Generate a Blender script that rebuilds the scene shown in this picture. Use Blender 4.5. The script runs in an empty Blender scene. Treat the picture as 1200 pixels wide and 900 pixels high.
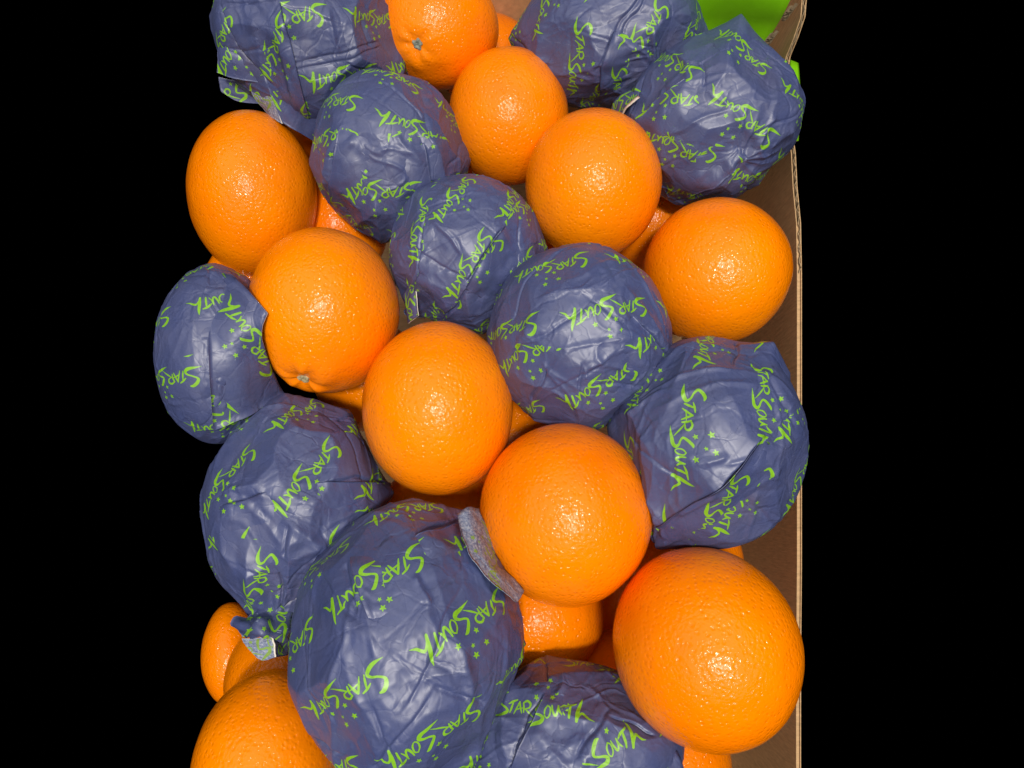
import bpy, math, random
import numpy as np
from mathutils import Matrix, Vector

random.seed(4)
SC = bpy.context.scene
COL = SC.collection

# ------------------------------------------------------------------ camera
PITCH = math.radians(76.49)                 # how far below the horizontal the camera looks
TILT = math.pi/2 - PITCH
CAM = np.array([0.0, 0.0, 0.45])
F = 693.0                                   # focal length, in photo pixels (1200 wide)
cam_d = bpy.data.cameras.new('camera')
cam = bpy.data.objects.new('camera', cam_d)
COL.objects.link(cam)
cam.location = CAM
cam.rotation_euler = (TILT, 0, 0)
cam_d.sensor_width = 36
cam_d.lens = 36*F/1200
cam_d.clip_start = 0.01
cam_d.clip_end = 50
SC.camera = cam

# ------------------------------------------------------------------ world, lamps, exposure
W = bpy.data.worlds.new('World')
SC.world = W
W.use_nodes = True
W.node_tree.nodes['Background'].inputs[0].default_value = (0, 0, 0, 1)
W.node_tree.nodes['Background'].inputs[1].default_value = 0.0

def area(name, loc, target, sx, sy, power, col):
    l = bpy.data.lights.new(name, 'AREA')
    l.shape = 'RECTANGLE'; l.size = sx; l.size_y = sy; l.energy = power; l.color = col
    o = bpy.data.objects.new(name, l)
    COL.objects.link(o)
    o.location = loc
    o.rotation_euler = (Vector(target)-Vector(loc)).to_track_quat('-Z', 'Y').to_euler()
    return o
area('ceiling_lamp', (0.04, -0.30, 1.70), (0, 0.03, 0.16), 0.18, 0.14, 18.5, (1, 0.94, 0.84))
area('ceiling_lamp', (0.30, -0.55, 1.75), (0, 0.03, 0.16), 0.13, 0.10, 4.5, (1, 0.94, 0.84))
area('overhead_fill', (-0.1, 0.0, 1.9), (0, 0.03, 0.16), 3.6, 3.4, 40.0, (1, 0.96, 0.90))  # broad soft fill lamp, added in place of ambient light
vs = SC.view_settings
vs.view_transform = 'Standard'
vs.look = 'None'
vs.gamma = 1
vs.exposure = 0.0
vs.use_curve_mapping = False

# ------------------------------------------------------------------ pixel <-> place
ct, st = math.cos(TILT), math.sin(TILT)
RC = np.array([[1, 0, 0], [0, ct, -st], [0, st, ct]])     # camera axes -> world axes

def ray(px, py):
    d = np.array([(px-600)/F, -(py-450)/F, -1.0])
    return RC @ (d/np.linalg.norm(d))

def at_dist(px, py, D):
    return CAM + ray(px, py)*D

def at_plane(px, py, axis, v):
    r = ray(px, py)
    return CAM + r*((v-CAM[axis])/r[axis])

def frame(cx, cy, rx, ry, D):
    """centre, axes and semi-axes of the ellipsoid that shows as rx x ry pixels at cx, cy"""
    d = np.array([(cx-600)/F, -(cy-450)/F, -1.0]); d /= np.linalg.norm(d)
    ez = -d
    up = np.array([0, 1.0, 0]); ey = up-ez*up.dot(ez); ey /= np.linalg.norm(ey)
    ex = np.cross(ey, ez)
    pr = lambda p: np.array([F*p[0]/-p[2], F*p[1]/-p[2]])
    e = 1e-5
    J = np.stack([(pr(d+e*ex)-pr(d-e*ex))/(2*e), (pr(d+e*ey)-pr(d-e*ey))/(2*e)], 1)
    s = np.sqrt(np.linalg.solve(J**2, [rx**2, ry**2]))
    s = s/np.sqrt(1+s.mean()**2)*D
    c = CAM + RC@d*D
    return c, np.stack([RC@ex, RC@ey, RC@ez], 1), np.array([s[0], s[1], math.sqrt(s[0]*s[1])])

def local_dir(fr, px, py):
    c, A, s = fr
    o = (A.T @ (CAM-c))/s
    r = (A.T @ ray(px, py))/s
    a, b, k = r@r, o@r, o@o-1
    disc = b*b-a*k
    t = (-b-math.sqrt(disc))/a if disc > 0 else -b/a
    p = o+r*t
    return p/np.linalg.norm(p)

# ------------------------------------------------------------------ noise and grids
_rs = np.random.RandomState(11)
_perm = np.concatenate([_rs.permutation(256)]*2)
_grad = _rs.normal(size=(256, 3)); _grad /= np.linalg.norm(_grad, axis=1)[:, None]

def perlin(p, off=0.0):
    p = p+np.array([off, off*1.7, off*0.6])
    i = np.floor(p).astype(int); f = p-i; i &= 255
    u = f*f*f*(f*(f*6-15)+10)
    out = 0
    for dx in (0, 1):
        wx = u[:, 0] if dx else 1-u[:, 0]
        for dy in (0, 1):
            wy = u[:, 1] if dy else 1-u[:, 1]
            for dz in (0, 1):
                wz = u[:, 2] if dz else 1-u[:, 2]
                h = _perm[_perm[_perm[(i[:, 0]+dx) & 255]+((i[:, 1]+dy) & 255)]+((i[:, 2]+dz) & 255)]
                g = _grad[h]
                out = out+wx*wy*wz*(g[:, 0]*(f[:, 0]-dx)+g[:, 1]*(f[:, 1]-dy)+g[:, 2]*(f[:, 2]-dz))
    return out*1.6

def cube_sphere(n):
    a = np.tan(np.linspace(-math.pi/4, math.pi/4, n+1))
    U, V = np.meshgrid(a, a, indexing='ij')
    o = np.ones_like(U)
    sides = [(U, V, o), (V, U, -o), (o, U, V), (-o, V, U), (V, o, U), (U, -o, V)]
    P = np.concatenate([np.stack(s, -1).reshape(-1, 3) for s in sides])
    P /= np.linalg.norm(P, axis=1)[:, None]
    k = np.arange(n)
    I, J = np.meshgrid(k, k, indexing='ij')
    q = np.stack([I*(n+1)+J, (I+1)*(n+1)+J, (I+1)*(n+1)+J+1, I*(n+1)+J+1], -1).reshape(-1, 4)
    Q = np.concatenate([q+s*(n+1)**2 for s in range(6)])
    key = np.round(P*1e6).astype(np.int64)
    _, first, inv = np.unique(key, axis=0, return_index=True, return_inverse=True)
    return P[first], inv.reshape(-1)[Q]

def mesh(name, V, Q, mats, uv=None, smooth=True, mat_idx=None, attr=None):
    """V verts, Q quads (array n x 4) or list of tuples"""
    me = bpy.data.meshes.new(name)
    V = np.asarray(V, dtype=np.float32)
    if isinstance(Q, np.ndarray):
        n = len(Q); k = Q.shape[1]
        me.vertices.add(len(V)); me.vertices.foreach_set('co', V.ravel())
        me.loops.add(n*k); me.loops.foreach_set('vertex_index', Q.astype(np.int32).ravel())
        me.polygons.add(n); me.polygons.foreach_set('loop_start', np.arange(0, n*k, k, dtype=np.int32))
        me.update(calc_edges=True)
    else:
        me.from_pydata([tuple(v) for v in V], [], Q)
    if uv is not None:
        l = me.uv_layers.new(name='UVMap')
        l.data.foreach_set('uv', np.asarray(uv, dtype=np.float32).ravel())
    if attr is not None:
        a = me.attributes.new('contact', 'FLOAT', 'POINT')
        a.data.foreach_set('value', np.asarray(attr, dtype=np.float32))
    for m in mats: me.materials.append(m)
    if mat_idx is not None: me.polygons.foreach_set('material_index', np.asarray(mat_idx, dtype=np.int32))
    me.polygons.foreach_set('use_smooth', np.full(len(me.polygons), smooth))
    me.validate(); me.update()
    return me

def obj(name, me, parent=None, loc=None):
    o = bpy.data.objects.new(name, me)
    COL.objects.link(o)
    if parent: o.parent = parent
    if loc is not None: o.location = loc
    return o

def tag(o, label, cat, group=None):
    o['label'] = label; o['category'] = cat
    if group: o['group'] = group
    return o

# ------------------------------------------------------------------ materials
def new_mat(name):
    m = bpy.data.materials.new(name)
    m.use_nodes = True
    nt = m.node_tree
    b = nt.nodes['Principled BSDF']
    N = lambda t, **k: _node(nt, t, k)
    return m, nt, b, N, nt.links.new

def _node(nt, t, k):
    n = nt.nodes.new(t)
    for a, v in k.items():
        if a.startswith('i_'):
            n.inputs[a[2:].replace('_', ' ')].default_value = v
        else: setattr(n, a, v)
    return n

def ramp(N, stops):
    r = N('ShaderNodeValToRGB')
    e = r.color_ramp.elements
    e[0].position, e[0].color = stops[0][0], (*stops[0][1], 1)
    e[1].position, e[1].color = stops[-1][0], (*stops[-1][1], 1)
    for p, c in stops[1:-1]:
        x = e.new(p); x.color = (*c, 1)
    return r

def orange_material(name, c_deep, c_main, c_light, rough=0.21):
    m, nt, b, N, L = new_mat(name)
    tc = N('ShaderNodeTexCoord'); oi = N('ShaderNodeObjectInfo')
    vadd = N('ShaderNodeVectorMath', operation='ADD')
    L(tc.outputs['Object'], vadd.inputs[0]); L(oi.outputs['Random'], vadd.inputs[1])
    big = N('ShaderNodeTexNoise', i_Scale=28.0, i_Detail=4.0, i_Roughness=0.55)
    L(vadd.outputs[0], big.inputs['Vector'])
    r = ramp(N, [(0.28, c_deep), (0.5, c_main), (0.75, c_light)])
    L(big.outputs['Fac'], r.inputs[0])
    # pores: oil glands of the peel, two sizes of cell, warped so that they do not line up
    wn = N('ShaderNodeTexNoise', i_Scale=260.0, i_Detail=2.0)
    L(vadd.outputs[0], wn.inputs['Vector'])
    ws = N('ShaderNodeVectorMath', operation='SCALE'); ws.inputs['Scale'].default_value = 0.0016
    L(wn.outputs['Color'], ws.inputs[0])
    wv = N('ShaderNodeVectorMath', operation='ADD'); L(vadd.outputs[0], wv.inputs[0]); L(ws.outputs[0], wv.inputs[1])
    v1 = N('ShaderNodeTexVoronoi', feature='F1', i_Scale=455.0)
    v2 = N('ShaderNodeTexVoronoi', feature='F1', i_Scale=900.0)
    L(wv.outputs[0], v1.inputs['Vector']); L(wv.outputs[0], v2.inputs['Vector'])
    mr = N('ShaderNodeMapRange', interpolation_type='SMOOTHSTEP'); mr.inputs['From Min'].default_value = 0.05; mr.inputs['From Max'].default_value = 0.55
    L(v1.outputs['Distance'], mr.inputs['Value'])
    md = N('ShaderNodeMath', operation='MULTIPLY_ADD'); md.inputs[1].default_value = 0.45
    L(v2.outputs['Distance'], md.inputs[0]); L(mr.outputs[0], md.inputs[2])
    lump = N('ShaderNodeTexNoise', i_Scale=150.0, i_Detail=3.0)
    L(vadd.outputs[0], lump.inputs['Vector'])
    ad = N('ShaderNodeMath', operation='MULTIPLY_ADD'); ad.inputs[1].default_value = 1.2
    L(lump.outputs['Fac'], ad.inputs[0]); L(md.outputs[0], ad.inputs[2])
    bp = N('ShaderNodeBump'); bp.inputs['Strength'].default_value = 1.0; bp.inputs['Distance'].default_value = 0.00013
    L(ad.outputs[0], bp.inputs['Height']); L(bp.outputs[0], b.inputs['Normal'])
    bc = N('ShaderNodeBump'); bc.inputs['Strength'].default_value = 1.0; bc.inputs['Distance'].default_value = 0.00042
    L(ad.outputs[0], bc.inputs['Height']); L(bc.outputs[0], b.inputs['Coat Normal'])
    b.inputs['Coat Weight'].default_value = 0.52; b.inputs['Coat Roughness'].default_value = 0.13; b.inputs['Coat IOR'].default_value = 1.42
    bs = N('ShaderNodeMapRange'); bs.inputs['From Min'].default_value = 0.3; bs.inputs['From Max'].default_value = 0.7
    bs.inputs['To Min'].default_value = 0.6; bs.inputs['To Max'].default_value = 1.0
    L(big.outputs['Fac'], bs.inputs['Value']); L(bs.outputs[0], bp.inputs['Strength'])
    # the glands themselves are a deeper orange
    dk = N('ShaderNodeMix', data_type='RGBA', blend_type='MULTIPLY')
    pr = ramp(N, [(0.0, (0.86, 0.74, 0.6)), (0.5, (1, 1, 1))])
    L(mr.outputs[0], pr.inputs[0])
    dk.inputs['Factor'].default_value = 0.35
    L(r.outputs[0], dk.inputs['A']); L(pr.outputs[0], dk.inputs['B'])
    # a few brown specks and rubbed marks on the skin
    sn = N('ShaderNodeTexNoise', i_Scale=95.0, i_Detail=5.0, i_Roughness=0.7); L(vadd.outputs[0], sn.inputs['Vector'])
    sr = ramp(N, [(0.70, (0, 0, 0)), (0.76, (1, 1, 1))]); L(sn.outputs['Fac'], sr.inputs[0])
    sm = N('ShaderNodeMath', operation='MULTIPLY'); sm.inputs[1].default_value = 0.4; L(sr.outputs[0], sm.inputs[0])
    sp = N('ShaderNodeMix', data_type='RGBA'); sp.inputs['B'].default_value = (0.42, 0.16, 0.02, 1)
    L(sm.outputs[0], sp.inputs['Factor']); L(dk.outputs['Result'], sp.inputs['A'])
    L(sp.outputs['Result'], b.inputs['Base Color'])
    rn = N('ShaderNodeMapRange'); rn.inputs['To Min'].default_value = rough-0.04; rn.inputs['To Max'].default_value = rough+0.10
    L(big.outputs['Fac'], rn.inputs['Value']); L(rn.outputs[0], b.inputs['Roughness'])
    b.inputs['Specular IOR Level'].default_value = 0.10
    return m

M_ORANGE = [orange_material('orange_peel', (0.92, 0.190, 0.0001), (0.95, 0.215, 0.0001), (0.96, 0.240, 0.0002)),
            orange_material('deep_orange_peel', (0.88, 0.185, 0.0002), (0.91, 0.215, 0.0002), (0.94, 0.245, 0.0003)),
            orange_material('golden_orange_peel', (0.93, 0.205, 0.0001), (0.95, 0.230, 0.0001), (0.96, 0.255, 0.0002))]

# the printed repeat: brush lettering and five small stars, drawn stroke by stroke into one tile
LB = np.array([535.0, 429.0]); LA = np.array([-339.0, 540.0])     # repeat vectors, in lettering units
LOGO_C = np.array([420.0, 180.0])
BINV = np.linalg.inv(np.stack([LB, LA], 1))

def lettering_tile(res=1024):
    S = []                                                          # strokes: points (x, y, half width)
    S.append([(170, 296, 7), (150, 298, 14), (120, 280, 15), (102, 248, 11), (128, 220, 8), (160, 202, 9), (174, 178, 13), (150, 158, 16), (112, 150, 13), (50, 152, 2)])
    S.append([(184, 226, 4), (212, 240, 9), (246, 250, 6)]); S.append([(216, 236, 6), (204, 200, 9), (192, 168, 6)])
    S.append([(222, 158, 4), (244, 196, 8), (268, 236, 8)]); S.append([(268, 236, 8), (278, 200, 9), (288, 162, 5)]); S.append([(232, 184, 4), (262, 192, 6), (302, 198, 3)])
    S.append([(302, 232, 6), (306, 200, 9), (304, 168, 6)]); S.append([(300, 228, 6), (330, 242, 9), (356, 226, 10), (348, 200, 7), (312, 190, 5)]); S.append([(318, 190, 5), (350, 162, 8), (398, 122, 3)])
    S.append([(474, 244, 5), (456, 240, 13), (424, 212, 13), (406, 184, 10), (424, 166, 8), (456, 152, 10), (472, 132, 15), (452, 112, 17), (410, 106, 14), (336, 92, 2)])
    S.append([(516, 200, 5), (494, 178, 7), (488, 146, 6), (502, 128, 5), (524, 146, 7), (532, 182, 6), (516, 200, 5)])
    S.append([(546, 196, 5), (546, 164, 9), (556, 136, 9), (574, 146, 8), (588, 190, 5)]); S.append([(588, 190, 6), (588, 160, 9), (602, 136, 5)])
    S.append([(600, 182, 4), (636, 200, 10), (684, 214, 6)]); S.append([(652, 206, 6), (640, 164, 11), (628, 122, 9)])
    S.append([(726, 250, 3), (716, 214, 13), (694, 156, 17), (676, 100, 12)]); S.append([(690, 122, 6), (710, 146, 9), (728, 152, 11), (744, 134, 10), (760, 112, 9), (790, 92, 2)])
    stars = [(400, 262, 19), (384, 352, 21), (472, 318, 14), (484, 372, 21), (552, 256, 21)]
    # every stroke as a run of discs
    D = []
    for s in S:
        s = np.array(s, float)
        P = np.vstack([2*s[0]-s[1], s, 2*s[-1]-s[-2]])
        for i in range(1, len(P)-2):
            for t in np.linspace(0, 1, 12, endpoint=False):
                a, b, c, d = P[i-1:i+3]
                D.append(0.5*(2*b+(c-a)*t+(2*a-5*b+4*c-d)*t*t+(3*b-3*c+d-a)*t**3))
        D.append(s[-1])
    sd = np.full((res, res), 1e3, np.float32)
    g = (np.arange(res)+0.5)/res
    def stamp(c, R, fn):
        st_ = BINV @ np.asarray(c[:2])
        w = R*1.0/480+0.01
        i0, i1 = int((st_[0]-w)*res), int((st_[0]+w)*res)+1
        j0, j1 = int((st_[1]-w)*res), int((st_[1]+w)*res)+1
        ii = np.arange(i0, i1); jj = np.arange(j0, j1)
        s_, t_ = np.meshgrid((ii+.5)/res, (jj+.5)/res, indexing='xy')
        x = s_*LB[0]+t_*LA[0]-c[0]; y = s_*LB[1]+t_*LA[1]-c[1]
        idx = np.ix_(jj % res, ii % res)
        sd[idx] = np.minimum(sd[idx], fn(x, y))
    for d in D:
        r = max(d[2]*0.80, 2.2)
        stamp(d, r+12, lambda x, y, r=r: np.hypot(x, y)-r)
    for sx, sy, r in stars:
        r = r*0.9
        def star(x, y, r=r):
            a = np.arctan2(y, x)+0.3
            k = np.abs(((a/(2*math.pi/5)) % 1)-0.5)*2
            return np.hypot(x, y)-r*(0.5+0.62*k**1.3)
        stamp((sx, sy), r*1.2+12, star)
    m = np.clip(0.5-sd/2.2, 0, 1)
    halo = np.clip(1-sd/9.0, 0, 1)
    px = np.ones((res, res, 4), np.float32)
    px[..., 0] = m; px[..., 1] = halo; px[..., 2] = 0
    im = bpy.data.images.new('printed_lettering', res, res, float_buffer=False, is_data=True)
    im.pixels.foreach_set(px.ravel())
    im.update(); im.pack()
    return im
TILE = lettering_tile()

def paper_material(name, inside=False):
    m, nt, b, N, L = new_mat(name)
    tc = N('ShaderNodeTexCoord')
    im = N('ShaderNodeTexImage', image=TILE, interpolation='Linear', extension='REPEAT')
    L(tc.outputs['UV'], im.inputs['Vector'])
    sep = N('ShaderNodeSeparateColor'); L(im.outputs['Color'], sep.inputs[0])
    n1 = N('ShaderNodeTexNoise', i_Scale=55.0, i_Detail=4.0, i_Roughness=0.6, i_Distortion=0.4)
    n2 = N('ShaderNodeTexNoise', i_Scale=900.0, i_Detail=3.0, i_Roughness=0.7)
    L(tc.outputs['Object'], n1.inputs['Vector']); L(tc.outputs['Object'], n2.inputs['Vector'])
    if inside:
        r = ramp(N, [(0.33, (0.09, 0.12, 0.23)), (0.5, (0.20, 0.24, 0.36)), (0.68, (0.38, 0.42, 0.50))])
        L(n2.outputs['Fac'], r.inputs[0]); base = r.outputs[0]
        ink = (0.20, 0.33, 0.07)
    else:
        at = N('ShaderNodeAttribute', attribute_name='contact')
        md = N('ShaderNodeMath', operation='MULTIPLY_ADD'); md.inputs[1].default_value = 1.1
        L(n1.outputs['Fac'], md.inputs[0]); L(at.outputs['Fac'], md.inputs[2])
        r = ramp(N, [(0.25, (0.052, 0.070, 0.190)), (0.5, (0.063, 0.078, 0.188)), (0.78, (0.080, 0.087, 0.182)), (1.0, (0.096, 0.088, 0.165))])
        sc = N('ShaderNodeMath', operation='MULTIPLY'); sc.inputs[1].default_value = 0.8
        L(md.outputs[0], sc.inputs[0]); L(sc.outputs[0], r.inputs[0])
        gr = N('ShaderNodeMix', data_type='RGBA', blend_type='MULTIPLY'); gr.inputs['Factor'].default_value = 0.35
        gc = ramp(N, [(0.3, (0.7, 0.7, 0.72)), (0.7, (1.15, 1.15, 1.12))])
        L(n2.outputs['Fac'], gc.inputs[0]); L(r.outputs[0], gr.inputs['A']); L(gc.outputs[0], gr.inputs['B'])
        base = gr.outputs['Result']
        ink = (0.20, 0.46, 0.014)
    hl = N('ShaderNodeMix', data_type='RGBA', blend_type='MIX'); hl.inputs['B'].default_value = (0.04, 0.07, 0.07, 1)
    hm = N('ShaderNodeMath', operation='MULTIPLY'); hm.inputs[1].default_value = 0.35 if not inside else 0.0
    L(sep.outputs[1], hm.inputs[0]); L(hm.outputs[0], hl.inputs['Factor']); L(base, hl.inputs['A'])
    mx = N('ShaderNodeMix', data_type='RGBA'); mx.inputs['B'].default_value = (*ink, 1)
    wear = N('ShaderNodeMapRange'); wear.inputs['From Min'].default_value = 0.25; wear.inputs['From Max'].default_value = 0.45
    wear.inputs['To Min'].default_value = 0.6; wear.inputs['To Max'].default_value = 1.0
    L(n2.outputs['Fac'], wear.inputs['Value'])
    mm = N('ShaderNodeMath', operation='MULTIPLY'); L(sep.outputs[0], mm.inputs[0]); L(wear.outputs[0], mm.inputs[1])
    L(mm.outputs[0], mx.inputs['Factor'])
    L(hl.outputs['Result'], mx.inputs['A'])
    L(mx.outputs['Result'], b.inputs['Base Color'])
    # fine crumple
    dn = N('ShaderNodeTexNoise', i_Scale=60.0, i_Detail=3.0); L(tc.outputs['Object'], dn.inputs['Vector'])
    dsc = N('ShaderNodeVectorMath', operation='SCALE'); dsc.inputs['Scale'].default_value = 0.010; L(dn.outputs['Color'], dsc.inputs[0])
    dv = N('ShaderNodeVectorMath', operation='ADD'); L(tc.outputs['Object'], dv.inputs[0]); L(dsc.outputs[0], dv.inputs[1])
    last = None                                          # each cell of the crumple is a small tilted facet
    for sc_, am in ((48.0, 1.0), (115.0, 0.6)):
        c1 = N('ShaderNodeTexVoronoi', feature='F1', i_Scale=sc_)
        L(dv.outputs[0], c1.inputs['Vector'])
        df = N('ShaderNodeVectorMath', operation='SUBTRACT'); L(dv.outputs[0], df.inputs[0]); L(c1.outputs['Position'], df.inputs[1])
        cc = N('ShaderNodeVectorMath', operation='SUBTRACT'); L(c1.outputs['Color'], cc.inputs[0]); cc.inputs[1].default_value = (0.5, 0.5, 0.5)
        dt = N('ShaderNodeVectorMath', operation='DOT_PRODUCT'); L(df.outputs[0], dt.inputs[0]); L(cc.outputs[0], dt.inputs[1])
        ml = N('ShaderNodeMath', operation='MULTIPLY_ADD'); ml.inputs[1].default_value = am
        L(dt.outputs['Value'], ml.inputs[0])
        if last is not None: L(last.outputs[0], ml.inputs[2])
        else: ml.inputs[2].default_value = 0.0
        last = ml
    for sc_, am, wd in ((30.0, 0.0009, 0.04), (78.0, 0.0004, 0.06)):      # thin pressed-in crease lines
        ce = N('ShaderNodeTexVoronoi', feature='DISTANCE_TO_EDGE', i_Scale=sc_); L(dv.outputs[0], ce.inputs['Vector'])
        cm = N('ShaderNodeMapRange', interpolation_type='SMOOTHSTEP'); cm.inputs['From Max'].default_value = wd; cm.inputs['To Max'].default_value = am
        L(ce.outputs['Distance'], cm.inputs['Value'])
        ca = N('ShaderNodeMath', operation='ADD'); L(cm.outputs[0], ca.inputs[0]); L(last.outputs[0], ca.inputs[1]); last = ca
    c2 = N('ShaderNodeTexNoise', i_Scale=120.0, i_Detail=4.0, i_Roughness=0.6); c2.noise_type = 'RIDGED_MULTIFRACTAL'
    L(tc.outputs['Object'], c2.inputs['Vector'])
    h = N('ShaderNodeMath', operation='MULTIPLY_ADD'); h.inputs[1].default_value = 0.0002
    L(c2.outputs['Fac'], h.inputs[0]); L(last.outputs[0], h.inputs[2])
    bp = N('ShaderNodeBump'); bp.inputs['Strength'].default_value = 1.0; bp.inputs['Distance'].default_value = 0.22
    mk = N('ShaderNodeTexNoise', i_Scale=22.0, i_Detail=2.0); L(tc.outputs['Object'], mk.inputs['Vector'])
    mq = N('ShaderNodeMapRange', interpolation_type='SMOOTHSTEP'); mq.inputs['From Min'].default_value = 0.42; mq.inputs['From Max'].default_value = 0.62; mq.inputs['To Min'].default_value = 0.40
    L(mk.outputs['Fac'], mq.inputs['Value']); L(mq.outputs[0], bp.inputs['Strength'])
    L(h.outputs[0], bp.inputs['Height']); L(bp.outputs[0], b.inputs['Normal'])
    rr = N('ShaderNodeMapRange'); rr.inputs['To Min'].default_value = 0.34; rr.inputs['To Max'].default_value = 0.54
    L(n1.outputs['Fac'], rr.inputs['Value']); L(rr.outputs[0], b.inputs['Roughness'])
    b.inputs['Specular IOR Level'].default_value = 0.68 if not inside else 0.2
    return m
M_PAPER = paper_material('violet_tissue_paper')
M_INSIDE = paper_material('tissue_paper_back', inside=True)

def plain(name, c, rough=0.7, var=0.15, scale=200, bump=0.0004, stretch=(1, 1, 1), spec=0.3):
    m, nt, b, N, L = new_mat(name)
    tc = N('ShaderNodeTexCoord'); mp = N('ShaderNodeMapping'); mp.inputs['Scale'].default_value = stretch
    L(tc.outputs['Object'], mp.inputs['Vector'])
    n = N('ShaderNodeTexNoise', i_Scale=scale, i_Detail=6.0, i_Roughness=0.65); L(mp.outputs[0], n.inputs['Vector'])
    lo = tuple(x*(1-var) for x in c); hi = tuple(min(1, x*(1+var)) for x in c)
    r = ramp(N, [(0.3, lo), (0.7, hi)]); L(n.outputs['Fac'], r.inputs[0]); L(r.outputs[0], b.inputs['Base Color'])
    bp = N('ShaderNodeBump'); bp.inputs['Strength'].default_value = 0.5; bp.inputs['Distance'].default_value = bump
    L(n.outputs['Fac'], bp.inputs['Height']); L(bp.outputs[0], b.inputs['Normal'])
    b.inputs['Roughness'].default_value = rough; b.inputs['Specular IOR Level'].default_value = spec
    return m
M_RIM = plain('white_paper_edge', (0.72, 0.68, 0.62), 0.8, 0.15, 900, 0.0001)
M_CARD = plain('brown_cardboard', (0.50, 0.32, 0.165), 0.75, 0.22, 120, 0.0003, (1, 6, 1))
M_CARD_EDGE = plain('raw_cardboard_edge', (0.34, 0.25, 0.15), 0.85, 0.3, 500, 0.0003)
M_GREEN = plain('green_printed_card', (0.24, 0.66, 0.006), 0.42, 0.06, 60, 0.0003, spec=0.5)
M_STEM = plain('stem_button', (0.34, 0.29, 0.17), 0.8, 0.5, 700, 0.0006)
M_GREY_STEM = plain('grey_stem_button', (0.22, 0.24, 0.20), 0.8, 0.4, 700, 0.0006)

# ------------------------------------------------------------------ carton
crate = bpy.data.objects.new('cardboard_carton', None)
COL.objects.link(crate)
tag(crate, 'open brown cardboard carton with green printed flaps holding the oranges', 'carton')
XW = 0.158                                   # inner face of the right wall
TH = 0.0027
FZ = -0.075                                  # floor of the carton

def prism(name, outline, axis, v, th, mat, parent, n_in=None):
    """flat polygon (list of 3d points on a plane) given thickness th along axis"""
    P = [np.array(p, float) for p in outline]
    e = np.zeros(3); e[axis] = th
    V = P+[p+e for p in P]; n = len(P)
    Fc = [tuple(range(n)), tuple(range(2*n-1, n-1, -1))]
    Fc += [(i, i+n, (i+1) % n+n, (i+1) % n) for i in range(n)]
    return obj(name, mesh(name, V, Fc, [mat], smooth=False), parent)

rim_px = [(944, -60), (938, 20), (930, 44), (921, 66), (917, 90), (919, 120), (923, 150), (927, 180), (929, 220), (933, 262), (934, 320), (934, 420), (934, 540), (934, 660), (933, 780), (933, 900), (933, 960), (933, 1090)]
rim = [at_plane(x, y, 0, XW) for x, y in rim_px]
Y0, Y1 = rim[-1][1], rim[0][1]
LIN = 0.0005
for off, m, nm in ((0, M_CARD, 'inner_liner'), (TH-LIN, M_CARD, 'outer_liner')):
    out = [p+np.array([off, 0, 0]) for p in rim]
    out += [np.array([XW+off, Y0, FZ]), np.array([XW+off, Y1, FZ])]
    prism(nm, out, 0, None, LIN, m, crate)
# fluting between the two liners, showing along the rim
def fluting(name, line, normal, down, depth, th, parent, period=0.0072, jag=0.0):
    L_ = [np.array(p, float) for p in line]
    seg = [np.linalg.norm(b-a) for a, b in zip(L_, L_[1:])]; tot = sum(seg)
    n = int(tot/period*8)+2
    V = []; rnd = random.Random(3)
    for i in range(n):
        s = tot*i/(n-1); k = 0; ss = s
        while k < len(seg)-1 and ss > seg[k]: ss -= seg[k]; k += 1
        p = L_[k]+(L_[k+1]-L_[k])*(ss/seg[k])
        w = 0.5+0.46*math.sin(2*math.pi*s/period)
        j = jag*(rnd.random()-0.3)
        q = p+np.array(normal)*th*w+np.array(down)*j
        V += [q, q+np.array(down)*depth, q+np.array(normal)*0.0004+np.array(down)*depth, q+np.array(normal)*0.0004]
    Fc = []
    for i in range(n-1):
        for a in range(4):
            b = (a+1) % 4
            Fc.append((4*i+a, 4*i+b, 4*i+4+b, 4*i+4+a))
    return obj(name, mesh(name, V, Fc, [M_CARD_EDGE], smooth=False), parent)
core = rim[9:]
prism('crushed_core', [p+np.array([LIN+.0002, 0, -0.0008]) for p in core]+[np.array([XW+LIN+.0002, Y0, FZ]), np.array([XW+LIN+.0002, core[0][1], FZ])], 0, None, TH-2*LIN-.0004, M_CARD, crate)
fluting('corrugated_core', [p+np.array([LIN, 0, 0.0012]) for p in rim[:11]], (1, 0, 0), (0, 0, -1), 0.03, TH-2*LIN-0.0005, crate, jag=0.0012)
YB = 0.345
pl = prism('back_panel', [(-0.19, YB, FZ), (XW, YB, FZ), (XW, YB, 0.235), (-0.19, YB, 0.235)], 1, None, TH, M_CARD, crate)
prism('floor_panel', [(-0.16, Y0, FZ-.001), (XW, Y0, FZ-.001), (XW, YB, FZ-.001), (-0.16, YB, FZ-.001)], 2, None, -TH, M_CARD, crate)

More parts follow.
